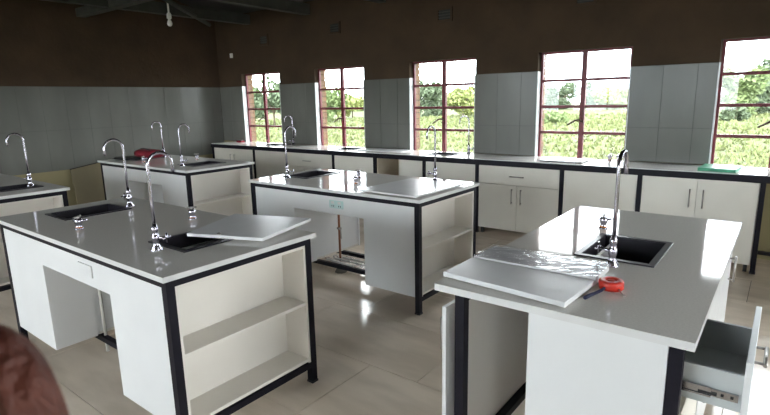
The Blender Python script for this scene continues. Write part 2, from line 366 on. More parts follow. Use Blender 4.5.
# ---------------------------------------------------------------- fittings
def sink(parent, x0, x1, y0, y1, z=0.9, raised=0.0):
    b = MB(); r = 0.022
    b.slab(x0 - r, x1 + r, y0 - r, y1 + r, z, z + 0.007, [(x0 + .004, x1 - .004, y0 + .004, y1 - .004)])
    d = 0.18
    b.box(x0, x0 + .006, y0, y1, z - d, z + .001).box(x1 - .006, x1, y0, y1, z - d, z + .001).box(x0, x1, y0, y0 + .006, z - d, z + .001).box(x0, x1, y1 - .006, y1, z - d, z + .001)
    b.box(x0, x1, y0, y1, z - d - .008, z - d)
    s = b.build('sink_basin', [SINK, SINK], parent)
    MB().lathe([(0.035, z - d), (0.035, z - d + .004), (0.02, z - d + .005)], (x0 + x1) / 2, (y0 + y1) / 2).build('drain', SATIN, s)
    return s
def faucet(parent, x, y, ang, z=0.9, handle=None):
    f = MB().lathe([(0.031, z), (0.031, z + .004), (0.016, z + .026), (0.0145, z + .045), (0.018, z + .05), (0.018, z + .075), (0.0145, z + .08), (0.0135, z + .095), (0.016, z + .1), (0.016, z + .116), (0.010, z + .124), (0.008, z + .14)], x, y).build('faucet', CHROME, parent)
    c, s = math.cos(ang), math.sin(ang); R = 0.064
    pts = [(x, y, z + .13), (x, y, z + .25), (x, y, z + .37), (x, y, z + .42)]
    for q in range(1, 13):
        a = PI - q * PI * 1.03 / 12; pts.append((x + c * (R + R * math.cos(a)), y + s * (R + R * math.cos(a)), z + .42 + R * math.sin(a)))
    pts.append((pts[-1][0] + c * .001, pts[-1][1] + s * .001, z + .38))
    MB().tube(pts, [0.0085] * (len(pts) - 1) + [0.0095], 8).build('swan_neck', CHROME, f)
    ha = handle if handle is not None else ang + PI / 2
    hx, hy = math.cos(ha), math.sin(ha); zz = z + .088
    ex, ey = x + hx * .065, y + hy * .065
    MB().tube([(x, y, zz - .025), (ex, ey, zz - .02)], 0.007, 8).tube([(ex - hy * .025, ey + hx * .025, zz - .02), (ex + hy * .025, ey - hx * .025, zz - .02)], 0.005, 6).tube([(ex, ey, zz - .045), (ex, ey, zz + .005)], 0.005, 6).build('cross_handle', CHROME, f)
    return f
def gas_tap(parent, x, y, ang, z=0.9):
    f = MB().lathe([(0.024, z), (0.024, z + .006), (0.017, z + .01), (0.017, z + .03), (0.021, z + .034), (0.021, z + .06), (0.012, z + .066)], x, y, 10).build('gas_tap', CHROME, parent)
    MB().lathe([(0.019, z + .008), (0.019, z + .013)], x, y, 10).build('orange_ring', ORANGE, f)
    c, s = math.cos(ang), math.sin(ang)
    MB().tube([(x, y, z + .048), (x + c * .03, y + s * .03, z + .052), (x + c * .05, y + s * .05, z + .056)], [0.009, 0.007, 0.0045], 6).tube([(x, y, z + .048), (x - c * .03, y - s * .03, z + .05)], 0.006, 6).build('nozzle', CHROME, f)
    MB().tube([(x - s * .03, y + c * .03, z + .075), (x + s * .03, y - c * .03, z + .075)], 0.006, 6).tube([(x, y, z + .06), (x, y, z + .076)], 0.006, 6).build('tap_lever', SATIN, f)
    return f
def leg(parent, x, y, z0=0.0, z1=0.87, t=0.04):
    l = bx('leg', STEEL, parent, x - t / 2, x + t / 2, y - t / 2, y + t / 2, z0 + 0.012, z1)
    bx('rubber_foot', BLACK, l, x - t / 2 - .003, x + t / 2 + .003, y - t / 2 - .003, y + t / 2 + .003, z0, z0 + 0.012)
    return l
def handle_v(parent, x, y, z0, z1, d=-1):   # vertical D handle on a face looking along y (d = -1) 
    yy = y + d * 0.028
    return MB().tube([(x, y, z0 + .012), (x, yy, z0 + .012)], 0.005, 6).tube([(x, y, z1 - .012), (x, yy, z1 - .012)], 0.005, 6).tube([(x, yy, z0), (x, yy, z1)], 0.006, 8).build('handle', SATIN, parent)
def handle_h(parent, x0, x1, y, z, d=-1):
    yy = y + d * 0.028
    return MB().tube([(x0 + .012, y, z), (x0 + .012, yy, z)], 0.005, 6).tube([(x1 - .012, y, z), (x1 - .012, yy, z)], 0.005, 6).tube([(x0, yy, z), (x1, yy, z)], 0.006, 8).build('handle', SATIN, parent)

# ---------------------------------------------------------------- islands with the long side along x
ZB = 0.135
def island(label, xr, y0, L, W, K0, K1, sinks, faucets, taps, socket):
    # local frame: x = 0 at the right end, y = 0 at the front edge
    t = thing('lab_bench', label, 'workbench', (xr, y0, 0), group='island benches with sinks')
    MB().slab(-L, 0, 0, W, 0.875, 0.9, sinks).build('worktop', [TOP, EDGE], t)
    i = 0.022; pt = 0.04
    x0, x1, f0, f1 = -L + i, -i, i, W - i
    b = MB()
    b.box(x0, x1, f0, f0 + pt, 0.838, 0.875).box(x0, x1, f1 - pt, f1, 0.838, 0.875).box(x0, x0 + pt, f0 + pt, f1 - pt, 0.838, 0.875).box(x1 - pt, x1, f0 + pt, f1 - pt, 0.838, 0.875)
    b.build('top_rail', STEEL, t)
    for lx in (x0 + pt / 2, x1 - pt / 2):
        for ly in (f0 + pt / 2, f1 - pt / 2): leg(t, lx, ly, z1=0.838)
        bx('end_rail', STEEL, t, lx - pt / 2, lx + pt / 2, f0 + pt, f1 - pt, ZB - 0.035, ZB)
    for yy in (0.30, 0.66): bx('floor_rail', STEEL, t, x0 + pt, x1 - pt, yy - 0.018, yy + 0.018, ZB - 0.035, ZB)
    g = 0.016
    for (c0, c1, end) in ((x0 + pt, K0, -1), (K1, x1 - pt, 1)):
        sd = 0.20     # depth of the shelf recess at the bench end
        c_in0, c_in1 = (c0 + sd, c1) if end < 0 else (c0, c1 - sd)
        bx('front_panel', WHITE, t, c0, c1, f0 + .004, f0 + .004 + g, ZB, 0.838)
        bx('back_panel', WHITE, t, c0, c1, f1 - .004 - g, f1 - .004, ZB, 0.838)
        xs = K0 - g if end < 0 else K1
        bx('side_panel', WHITE, t, xs, xs + g, f0 + .004 + g, 0.275, ZB, 0.838)
        xs2 = xs - 0.02 if end < 0 else xs + 0.02
        bx('side_panel', WHITE, t, xs2, xs2 + g, 0.275, f1 - .004 - g, ZB, 0.838)
        # open shelves at the end
        if end > 0: r0, r1 = x1 - sd, x1 - 0.004
        else: r0, r1 = x0 + 0.004, x0 + sd
        bk = r0 if end > 0 else r1 - g
        bx('shelf_back', SHELF, t, bk, bk + g, f0 + pt + g, f1 - pt - g, ZB, 0.838)
        for yy in (f0 + pt, f1 - pt - g): bx('shelf_cheek', SHELF, t, r0, r1, yy, yy + g, ZB, 0.838, bev=0.001)
        q0, q1 = (r0 + g, r1) if end > 0 else (r0, r1 - g)
        for zz in (ZB + 0.01, 0.49): bx('shelf', SHELF, t, q0, q1, f0 + pt + g, f1 - pt - g, zz, zz + 0.018, bev=0.001)
        bx('shelf_ceiling', SHELF, t, q0, q1, f0 + pt + g, f1 - pt - g, 0.822, 0.838)
        bx('cabinet_floor', CREAM, t, c_in0, c_in1 - (g if end < 0 else 0), 0.29, f1 - .02, ZB, ZB + g)
    hd = bx('header_panel', WHITE, t, K0, K1, f0 + .004, f0 + .004 + g, 0.69, 0.838)
    bx('header_panel', WHITE, t, K0, K1, f1 - .004 - g, f1 - .004, 0.69, 0.838)
    if socket:
        sx, st = socket
        sp = bx('socket_plate', WHITE if not st else STICK, t, sx, sx + 0.155, f0 - .004, f0 + .004, 0.742, 0.808, bev=0.002)
        if st:
            for q in range(2): bx('socket_switch', PAPER, sp, sx + .025 + q * .075, sx + .055 + q * .075, f0 - .007, f0 - .004, 0.78, 0.80)
            MB().box(sx + .03, sx + .035, f0 - .006, f0 - .004, .755, .768).box(sx + .05, sx + .055, f0 - .006, f0 - .004, .755, .768).box(sx + .105, sx + .11, f0 - .006, f0 - .004, .755, .768).box(sx + .125, sx + .13, f0 - .006, f0 - .004, .755, .768).build('socket_slots', BLACK, sp)
    for s in sinks: sink(t, *s)
    for f in faucets: faucet(t, *f)
    for p in taps: gas_tap(t, *p)
    pm = COPPER if socket and socket[1] else PVC
    px = K0 + 0.14 if socket and socket[1] else K0 + 0.03
    pp = MB().tube([(px, 0.45 if pm is COPPER else 0.31, 0.02), (px, 0.45 if pm is COPPER else 0.31, 0.86)], 0.011, 8).build('supply_pipe', pm, t)
    if pm is COPPER:
        MB().tube([(px - .02, 0.45, .43), (px + .02, 0.45, .43)], 0.014, 8).tube([(px + .01, 0.44, .43), (px + .035, 0.43, .42), (px + .04, 0.43, .34)], 0.006, 6).build('valve', SATIN, pp)
        MB().lathe([(0.06, 0), (0.05, 0.02), (0.03, 0.05), (0.02, 0.07)], px, 0.45, 9).build('mortar_collar', GROUT, pp)
    else:
        MB().tube([(px, 0.31, 0.10), (px + .05, 0.33, 0.07), (K1, 0.36, 0.07)], 0.018, 8).build('waste_pipe', GALV, pp)
    return t
H_ = PI / 2
SA = [(-1.885, -1.60, 0.258, 0.645), (-0.585, -0.285, 0.285, 0.68)]
FA = [(-1.68, 0.705, -H_, 0.9, PI), (-0.43, 0.215, H_, 0.9, 0.4)]
TA = [(-1.26, 0.19, 0.7), (-0.91, 0.72, 2.6)]
SB = [(-1.80, -1.51, 0.34, 0.765), (-0.575, -0.285, 0.34, 0.765)]
FB = [(-1.69, 0.262, H_, 0.9, 0.3), (-0.37, 0.80, -H_, 0.9, PI)]
TB = [(-0.89, 0.33, 0.3), (-1.10, 0.62, 2.2)]
bA = island('white island bench with two black sinks, largest in the left foreground, one sink half covered', -2.02, 1.065, 2.10, 0.905, -1.43, -0.58, SA, FA, TA, (-0.90, False))
bB = island('white island bench in the middle with a green socket plate above its knee space', -2.05, 3.05, 1.945, 0.935, -1.36, -0.555, SB, FB, TB, (-0.92, True))
bC = island('white island bench with the red bag on it, near the left back corner', -5.14, 3.11, 2.10, 0.925, -1.43, -0.58, SA, FA, TA, None)
bD = island('white island bench cut off by the left edge, beside the tiled wall', -5.08, 1.01, 2.10, 0.905, -1.43, -0.58, SB, [(-1.69, 0.262, H_, 0.9, 0.3), (-0.42, 0.735, -H_, 0.9, PI)], TB, None)

# ---------------------------------------------------------------- right bench, long side along y
ex0, ex1, ey0, ey1 = -1.044, -0.146, 1.655, 3.452
e = thing('lab_bench', 'white bench in the right foreground with a black sink and a pulled out drawer', 'workbench', ((ex0 + ex1) / 2, (ey0 + ey1) / 2, 0), group='island benches with sinks')
ox, oy = (ex0 + ex1) / 2, (ey0 + ey1) / 2
def E(name, m, x0, x1, y0, y1, z0, z1, parent=None, bev=0.0): return bx(name, m, parent or e, x0 - ox, x1 - ox, y0 - oy, y1 - oy, z0, z1, bev=bev)
es = (-0.695 - ox, -0.405 - ox, 2.352 - oy, 2.755 - oy)
MB().slab(ex0 - ox, ex1 - ox, ey0 - oy, ey1 - oy, 0.872, 0.9, [es]).build('worktop', [TOP, EDGE], e)
for lx in (-0.942, -0.195):
    for ly in (ey0 + 0.04, ey1 - 0.04): leg(e, lx - ox, ly - oy, z1=0.872)
for lx in (-0.942, -0.195):
    E('top_rail', STEEL, lx - .02, lx + .02, ey0 + .06, ey1 - .06, 0.838, 0.872)
    E('floor_rail', STEEL, lx - .02, lx + .02, ey0 + .06, ey1 - .06, 0.095, 0.13)
E('top_rail', STEEL, -0.922, -0.215, ey1 - .06, ey1 - .02, 0.838, 0.872)
E('floor_rail', STEEL, -0.922, -0.215, ey1 - .06, ey1 - .02, 0.095, 0.13)
E('end_panel', WHITE, -0.658, -0.216, ey0 + 0.012, ey0 + 0.03, 0.10, 0.872)
E('inner_panel', WHITE, -0.658, -0.642, ey0 + 0.03, ey1 - 0.06, 0.13, 0.872)
E('side_panel', SHELF, -0.985, -0.967, ey0 + 0.062, ey1 - 0.02, 0.10, 0.872)
E('back_end_panel', WHITE, -0.922, -0.215, ey1 - 0.06, ey1 - 0.045, 0.13, 0.838)
E('cabinet_floor', CREAM, -0.642, -0.22, ey0 + 0.06, ey1 - 0.06, 0.13, 0.146)
# ajar door on the far long side
d = bpy.data.objects.new('x', None)
dr = MB().box(0, 0.018, -0.44, 0, 0.13, 0.80, bev=0.001).build('door', WHITE, e, loc=(-1.008 - ox, 2.12 - oy, 0), rz=-0.035)
bpy.data.objects.remove(d)
tag(dr, 'white door standing ajar')
MB().tube([(0.0, -0.40, 0.60), (-0.028, -0.40, 0.60)], 0.005, 6).tube([(0.0, -0.40, 0.72), (-0.028, -0.40, 0.72)], 0.005, 6).tube([(-0.028, -0.40, 0.588), (-0.028, -0.40, 0.732)], 0.006, 6).build('handle', SATIN, dr)
# right side: partitions, doors, drawers
FX = -0.172
for yy in (1.735, 2.235, 2.80, 3.37): E('partition', CREAM, -0.642, FX - 0.016, yy, yy + 0.016, 0.146, 0.838)
def hside(parent, y0, z0, y1, z1, x):
    b = MB(); xx = x + 0.028
    dy, dz = (0.012, 0) if abs(y1 - y0) > abs(z1 - z0) else (0, 0.012)
    b.tube([(x - ox, y0 + dy - oy, z0 + dz), (xx - ox, y0 + dy - oy, z0 + dz)], 0.005, 6).tube([(x - ox, y1 - dy - oy, z1 - dz), (xx - ox, y1 - dy - oy, z1 - dz)], 0.005, 6).tube([(xx - ox, y0 - oy, z0), (xx - ox, y1 - oy, z1)], 0.006, 8)
    return b.build('handle', SATIN, parent)
dd = E('door', CREAM, FX - .016, FX, 1.74, 2.24, 0.13, 0.62); hside(dd, 2.18, 0.44, 2.18, 0.58, FX)
dd = E('door', WHITE, FX - .016, FX + .002, 2.255, 2.795, 0.13, 0.85); 
dd = E('door', WHITE, FX - .016, FX + .002, 2.805, 3.37, 0.13, 0.85); hside(dd, 3.22, 0.62, 3.22, 0.76, FX)
# drawer, pulled out
dw = E('drawer', WHITE, -0.022, -0.004, 1.72, 2.225, 0.635, 0.852, bev=0.001)
tag(dw, 'open drawer with a grey box body')
hside(dw, 1.90, 0.772, 2.05, 0.772, -0.004)
X0 = -0.44
def Dp(name, m, *b_): return E(name, m, *b_, parent=dw)
Dp('drawer_side', GREYB, X0, -0.022, 1.762, 1.776, 0.665, 0.785)
Dp('drawer_side', GREYB, X0, -0.022, 2.160, 2.174, 0.665, 0.785)
Dp('drawer_back', GREYB, X0, X0 + .014, 1.776, 2.16, 0.665, 0.785)
Dp('drawer_bottom', GREYB, X0 + .014, -0.022, 1.776, 2.16, 0.668, 0.676)
for s0, s1 in ((1.749, 1.762), (2.174, 2.187)):
    b = MB()
    b.box(-0.45 - ox, -0.03 - ox, s0 + .004 - oy if s0 < 2 else s0 - oy, s1 - oy if s0 < 2 else s1 - .004 - oy, 0.698, 0.722)
    b.box(-0.45 - ox, -0.10 - ox, s0 - oy, s0 + .004 - oy, 0.712, 0.726).box(-0.45 - ox, -0.10 - ox, s0 - oy, s0 + .004 - oy, 0.694, 0.700)
    b.build('drawer_slide', GALV, dw)
    MB().box(-0.135 - ox, -0.085 - ox, s0 - .001 - oy, s0 + .003 - oy, 0.704, 0.712).box(-0.075 - ox, -0.067 - ox, s0 + .002 - oy, s0 + .0042 - oy, 0.706, 0.714).box(-0.05 - ox, -0.042 - ox, s0 + .002 - oy, s0 + .0042 - oy, 0.706, 0.714).build('slide_catch', BLACK, dw)
sink(e, *es)
faucet(e, -0.535 - ox, 2.268 - oy, H_, 0.9, PI * 0.93)
gas_tap(e, -0.745 - ox, 2.91 - oy, 0.3)

# ---------------------------------------------------------------- things lying on the islands
def board(name, label, cat, pts, z0, z1, m, group=None, z_add=None):
    cx = sum(p[0] for p in pts) / 4; cy = sum(p[1] for p in pts) / 4
    za = z_add or [0, 0, 0, 0]
    b = MB(); b.hexa([(p[0] - cx, p[1] - cy, a) for p, a in zip(pts, za)] + [(p[0] - cx, p[1] - cy, z1 - z0 + a) for p, a in zip(pts, za)])
    bmesh.ops.bevel(b.bm, geom=b.bm.edges[:], offset=0.0012, segments=1, affect='EDGES')
    o = b.build(name, m, None, (cx, cy, z0)); tag(o, label, cat, group); return o
A_top = 0.9085
o = board('cabinet_board', 'loose white cabinet board lying across the half covered sink of the front left bench', 'board', [(-2.535, 1.50), (-2.10, 1.665), (-2.22, 2.13), (-2.73, 1.96)], A_top, A_top + 0.018, BOARDT, 'loose boards on the benches')
MB().tube([(0.02, -0.23, 0.0182), (0.04, -0.225, 0.0182)], 0.006, 8).tube([(0.005, -0.215, 0.0182), (0.02, -0.212, 0.0182)], 0.004, 8).build('smudge', SATIN, o)
board('cabinet_board', 'loose white board lying over the right sink of the middle bench', 'board', [(-2.68, 3.085), (-2.10, 3.075), (-2.08, 3.765), (-2.64, 3.785)], 0.9085, 0.9205, BOARDT, 'loose boards on the benches')
board('cabinet_board', 'bare white board at the front edge of the right bench, nearest the camera', 'board', [(-1.052, 1.735), (-0.540, 1.690), (-0.520, 1.975), (-1.045, 1.975)], 0.905, 0.925, BOARDT, 'loose boards on the benches')
o = board('wrapped_board', 'white board wrapped in clear film behind the bare board on the right bench', 'board', [(-1.045, 1.982), (-0.523, 1.982), (-0.527, 2.19), (-1.035, 2.175)], 0.9005, 0.930, BOARDT, 'loose boards on the benches')
b = MB(); n1, n2 = 26, 12       # crinkled film
grid = [[b.bm.verts.new((-0.265 + 0.53 * i / n1, -0.110 + 0.22 * j / n2, 0.0335 + random.uniform(0, 0.003))) for j in range(n2 + 1)] for i in range(n1 + 1)]
for i in range(n1):
    for j in range(n2): b.bm.faces.new((grid[i][j], grid[i + 1][j], grid[i + 1][j + 1], grid[i][j + 1]))
b.build('plastic_film', FILM, o)
t = thing('tape_roll', 'round red reel with a dark blue cord on the right bench beside the faucet', 'reel', (-0.466, 1.985, 0.9))
MB().lathe([(0.041, 0), (0.045, 0.004), (0.045, 0.028), (0.041, 0.034), (0.022, 0.034), (0.019, 0.028)], 0, 0, 20).build('reel_body', REDP, t)
MB().lathe([(0.014, 0.028), (0.014, 0.032), (0.008, 0.034)], 0, 0, 12).build('hub', REDP, t)
MB().tube([(-0.012, -0.043, 0.012), (-0.018, -0.065, 0.008), (-0.028, -0.10, 0.007), (-0.038, -0.135, 0.007), (-0.045, -0.17, 0.007)], [0.005, 0.006, 0.006, 0.007, 0.007], 8).build('cord', NAVY, t)
MB().tube([(0.03, -0.02, 0.012), (0.05, -0.05, 0.005), (0.065, -0.065, 0.004)], 0.003, 6).build('wire_end', SATIN, t)

# red bag and black folder on the back left bench
t = thing('bag', 'soft red bag on the bench near the left back corner', 'bag', (-6.93, 3.66, 0.9))
t.scale = (0.70, 0.9, 0.75)
b = MB(); seg = 22
prof = [(-0.30, .6, .5), (-0.26, .9, .85), (-0.15, 1.0, 1.0), (0.0, .95, .92), (0.15, 1.0, 1.0), (0.26, .92, .9), (0.31, .65, .6)]
rings = []
for xx, sy, sz in prof:
    rings.append([b.bm.verts.new((xx, .14 * sy * math.copysign(abs(math.cos(a)) ** .7, math.cos(a)), max(0, .075 + .075 * sz * math.copysign(abs(math.sin(a)) ** .7, math.sin(a)) + random.uniform(-.006, .006)))) for a in [2 * PI * q / seg for q in range(seg)]])
for i in range(len(rings) - 1):
    for q in range(seg):
        f = b.bm.faces.new((rings[i][q], rings[i][(q + 1) % seg], rings[i + 1][(q + 1) % seg], rings[i + 1][q])); f.smooth = True
b.bm.faces.new(rings[0][::-1]); b.bm.faces.new(rings[-1])
b.build('bag_body', REDF, t)
MB().tube([(-0.2, -.05, .14), (-0.12, -.07, .17), (0.0, -.08, .18), (0.12, -.07, .17), (0.2, -.05, .14)], 0.008, 6).build('bag_strap', BLACK, t)
MB().tube([(-0.27, 0, .135), (0, 0.01, .15), (0.27, 0, .135)], 0.006, 5).build('zip', BLACK, t)
t = thing('folder', 'flat black folder lying beside the red bag', 'folder', (-7.08, 3.38, 0.9))
t.location = (-7.03, 3.42, 0.9)
bx('cover', BLACK, t, -0.17, 0.17, -0.11, 0.11, 0, 0.022, bev=0.002); bx('pages', PAPER, t, -0.165, 0.168, -0.107, 0.107, 0.004, 0.018)

# crumpled clear film and pipe offcuts on the rails of the middle bench
t = thing('plastic_packaging', 'crumpled clear plastic lying on the floor rails under the middle bench', 'packaging', (-3.02, 3.45, 0.137))
b = MB(); n1, n2 = 22, 12
grid = [[b.bm.verts.new((-0.34 + 0.66 * i / n1 + random.uniform(-.012, .012), -0.11 + 0.22 * j / n2 + random.uniform(-.012, .012), 0.003 + random.random() ** 2 * 0.035)) for j in range(n2 + 1)] for i in range(n1 + 1)]
for i in range(n1):
    for j in range(n2): b.bm.faces.new((grid[i][j], grid[i + 1][j], grid[i + 1][j + 1], grid[i][j + 1]))
b.build('film_sheet', FILM, t)
for q in range(3): MB().tube([(-0.3 + .05 * q, -0.08 + .06 * q, 0.014), (0.05 + .1 * q, -0.10 + .08 * q, 0.014)], 0.011, 8).build('pipe_offcut', PVC, t)

# ---------------------------------------------------------------- counter along the window wall
CX0, CX1, CY0 = -8.27, 2.2, 5.56
ct = thing('counter', 'long white worktop on a black steel frame under the windows', 'counter', (-3, 5.85, 0))
cs = [(-7.05, -6.67, 5.70, 5.99), (-5.36, -4.98, 5.70, 5.99), (-3.71, -3.33, 5.70, 5.99), (-2.16, -1.80, 5.70, 5.99)]
loc = [(a + 3, b_ + 3, c - 5.85, d_ - 5.85) for a, b_, c, d_ in cs]
MB().slab(CX0 + 3, CX1 + 3, CY0 - 5.85, YB - 0.0105 - 5.85, 0.872, 0.9, loc).build('worktop', [TOP, EDGE], ct)
MB().box(CX0 + 3, CX1 + 3, CY0 - .012 - 5.85, CY0 - 5.85, 0.832, 0.893).box(CX0 + 3, CX1 + 3, CY0 - 5.85, CY0 + .03 - 5.85, 0.832, 0.872).box(CX0 - .012 + 3, CX0 + 3, CY0 - .012 - 5.85, YB - .0105 - 5.85, 0.832, 0.893).build('front_rail', STEEL, ct)
posts = [-8.235, -7.085, -5.262, -4.48, -3.664, -2.905, -1.885, -1.11, -0.117, 2.1]
for px in posts: leg(ct, px + 3, CY0 + .012 - 5.85, z1=0.832)
MB().box(CX0 + 3, 2.1 + 3, 6.05 - 5.85, 6.09 - 5.85, 0.06, 0.09).build('rear_rail', STEEL, ct)
for s in loc: sink(ct, *s)
faucet(ct, -6.60 + 3, 6.02 - 5.85, PI + .55, 0.9, -H_)
faucet(ct, -3.27 + 3, 6.02 - 5.85, PI + .1, 0.9, -.1)
gas_tap(ct, -1.53 + 3, 6.05 - 5.85, PI); gas_tap(ct, -1.44 + 3, 6.06 - 5.85, 0.2)
CYF = CY0 + .004
def unit(label, x0, x1, kind):
    g = 0.016; c = (x0 + x1) / 2; w_ = x1 - x0
    t = thing('base_cabinet', label, 'cabinet', (c, 5.85, 0), group='base cabinets under the window counter')
    yf = CYF - 5.85
    h = w_ / 2 - .002; z0, z1 = 0.075, 0.829
    b = MB().box(-h, -h + g, yf + .02, .22, z0, z1).box(h - g, h, yf + .02, .22, z0, z1).box(-h + g, h - g, .204, .22, z0, z1).box(-h + g, h - g, yf + .02, .204, z0, z0 + g)
    b.build('carcass', BEIGE if kind == 'half_open' else CREAM, t)
    MB().box(-h + .02, -h + .05, yf + .03, yf + .06, 0, z0).box(h - .05, h - .02, yf + .03, yf + .06, 0, z0).box(-h + .02, -h + .05, .16, .19, 0, z0).box(h - .05, h - .02, .16, .19, 0, z0).build('cabinet_foot', BLACK, t)
    def door(a, b_, zt, hx=None, hz=None):
        d = bx('door', CREAM, t, a, b_, yf, yf + g, z0, zt, bev=0.001)
        if hx is not None: handle_v(d, hx, yf, *hz)
        return d
    if kind == 'plain': door(-h, h, z1)
    if kind == 'door': door(-h, h, z1)
    if kind == 'pair': door(-h, -.002, z1, -.055, (0.56, 0.735)); door(.002, h, z1, .055, (0.56, 0.735))
    if kind in ('drawer', 'drawer_left'):
        d = bx('drawer', CREAM, t, -h, h, yf, yf + g, 0.618, z1, bev=0.001); handle_h(d, -.085, .085, yf, 0.717)
        door(-h, -.002, 0.612, -.055, (0.40, 0.575)); door(.002, h, 0.612, .055, (0.40, 0.575))
    if kind == 'half_open':
        door(.01, h, z1); bx('shelf', BEIGE, t, -h + g, h - g, yf + .03, .20, 0.42, 0.436)
    return t
unit('cream base cabinet with two upright handles nearest the left corner of the counter', -8.21, -7.107, 'pair')
unit('plain cream cabinet without handles next to the leftmost handled cabinet', -7.063, -6.335, 'plain')
unit('cream cabinet with a top drawer behind the left part of the middle bench', -6.33, -5.284, 'drawer')
unit('plain cream panel cabinet between the left drawer cabinet and the half open one', -5.24, -4.502, 'plain')
unit('cabinet with one door missing so its tan inside shows', -4.458, -3.686, 'half_open')
unit('plain cream cabinet right of the one with a missing door', -3.642, -2.927, 'plain')
unit('cream cabinet with a wide drawer over two doors between the middle and right benches', -2.883, -1.907, 'drawer')
unit('plain cream cabinet between the right drawer cabinet and the full-door pair', -1.863, -1.132, 'plain')
unit('cream cabinet with two tall doors and upright handles below the green folder', -1.088, -0.139, 'pair')

# things on the counter
t = thing('book', 'green covered book lying by the rightmost window', 'book', (-0.47, 5.80, 0.9), rz=-0.06)
bx('cover', GREEN, t, -0.15, 0.15, -0.18, 0.18, 0, 0.004); bx('cover', GREEN, t, -0.15, 0.15, -0.18, 0.18, 0.026, 0.030); bx('spine', GREEN, t, -0.153, -0.15, -0.18, 0.18, 0, 0.030); bx('pages', mat('green_tinted_pages', (0.10, 0.42, 0.26), 0.6), t, -0.148, 0.146, -0.175, 0.175, 0.004, 0.026)
t = thing('box', 'small dark red box at the left end of the window counter', 'box', (-7.98, 5.98, 0.9))
bx('box_body', REDF, t, -0.07, 0.07, -0.04, 0.04, 0, 0.03, bev=0.003); bx('lid', BLACK, t, -0.072, 0.072, -0.042, 0.042, 0.03, 0.04)
board('cabinet_board', 'thin white board over a sink below the fourth window', 'board', [(-2.20, 5.66), (-1.72, 5.67), (-1.72, 6.03), (-2.20, 6.02)], 0.9085, 0.918, BOARDT, 'loose boards on the benches')
board('cabinet_board', 'thin white board flat on the counter between the second and third windows', 'board', [(-4.93, 5.72), (-4.15, 5.74), (-4.15, 6.04), (-4.93, 6.02)], 0.9005, 0.912, BOARDT, 'loose boards on the benches')

# plywood sheet against the left wall
t = thing('plywood_sheet', 'olive brown plywood sheet leaning on the left wall behind the benches', 'board', (-8.62, 3.45, 0))
def zt_(y): return 0.668 + 0.143 * (y + 0.11)
MB().hexa([(0.10, -0.15, 0), (0.10, 0.62, 0), (0.085, 0.62, 0), (0.085, -0.15, 0), (-0.02, -0.15, zt_(-.15)), (-0.02, 0.62, zt_(.62)), (-0.035, 0.62, zt_(.62)), (-0.035, -0.15, zt_(-.15))]).build('sheet', PLY, t)
MB().hexa([(-0.016, -0.15, zt_(-.15)), (-0.016, 0.62, zt_(.62)), (-0.039, 0.62, zt_(.62)), (-0.039, -0.15, zt_(-.15)), (-0.016, -0.15, zt_(-.15) + .012), (-0.016, 0.62, zt_(.62) + .012), (-0.039, 0.62, zt_(.62) + .012), (-0.039, -0.15, zt_(-.15) + .012)]).build('edge_strip', PLYE, t)

# ---------------------------------------------------------------- photographer's hand, close to the lens
def cp(u, v, dep):
    u += 3; v -= 14
    return CAM + (R_ * ((u - 385) / 518.07) - U_ * ((v - 207.5) / 518.07) + F_) * dep
def skin_body(name, chains, m, parent=None, sub=2):
    me = bpy.data.meshes.new(name); vs = []; es = []; rad = []
    idx = {}
    for ch in chains:
        prev = None
        for (key, p, r) in ch:
            if key is not None and key in idx: i = idx[key]
            else:
                i = len(vs); vs.append(tuple(p)); rad.append(r)
                if key is not None: idx[key] = i
            if prev is not None and prev != i: es.append((prev, i))
            prev = i
    me.from_pydata(vs, es, []); o = bpy.data.objects.new(name, me); col.objects.link(o)
    md = o.modifiers.new('skin', 'SKIN'); md.use_smooth_shade = True
    for i, r in enumerate(rad):
        sv = me.skin_vertices[0].data[i]; sv.radius = (r, r) if not isinstance(r, tuple) else r
    me.skin_vertices[0].data[0].use_root = True
    s = o.modifiers.new('sub', 'SUBSURF'); s.levels = sub; s.render_levels = sub
    me.materials.append(m)
    if parent: o.parent = parent
    return o
D0 = 0.15
hand_loc = cp(-170, 430, 0.16)
def hp(u, v, d): return cp(u, v, d) - hand_loc
hd = thing('hand', "person's hand with a bent finger at the lower left edge close to the camera", 'person', hand_loc)
wrist = hp(-330, 640, 0.17)
ch = [[('w', wrist, 0.026), ('p', hp(-240, 520, 0.165), 0.026), ('k1', hp(-150, 395, 0.16), 0.013), (None, hp(-70, 366, 0.152), 0.0092), (None, hp(-8, 366, 0.147), 0.0094), (None, hp(16, 393, 0.145), 0.0088), (None, hp(40, 450, 0.145), 0.0083), (None, hp(30, 500, 0.148), 0.0070)],
      [('p', None, 0), ('k2', hp(-130, 460, 0.165), 0.012), (None, hp(-60, 450, 0.166), 0.0090), (None, hp(-20, 480, 0.165), 0.0088), (None, hp(-15, 540, 0.165), 0.0075)],
      [('p', None, 0), ('k3', hp(-140, 530, 0.170), 0.012), (None, hp(-80, 535, 0.172), 0.0088), (None, hp(-50, 575, 0.172), 0.0082), (None, hp(-60, 620, 0.172), 0.0070)],
      [('p', None, 0), ('k4', hp(-170, 590, 0.172), 0.011), (None, hp(-120, 610, 0.175), 0.0078), (None, hp(-100, 650, 0.175), 0.0070), (None, hp(-110, 680, 0.175), 0.0062)],
      [('p', None, 0), (None, hp(-215, 440, 0.135), 0.013), (None, hp(-150, 420, 0.125), 0.0105), (None, hp(-95, 450, 0.120), 0.0092)]]
skin_body('palm_and_fingers', ch, SKIN, hd)
el = Vector((-0.42, -0.20, 1.20)) - hand_loc
b = MB(); wv = wrist
dirn = (el - wv).normalized()
b.tube([wv - dirn * 0.0, wv + dirn * 0.06, wv + dirn * 0.16, el], [0.033, 0.038, 0.045, 0.052], 16).build('jacket_sleeve', SLEEVE, hd)

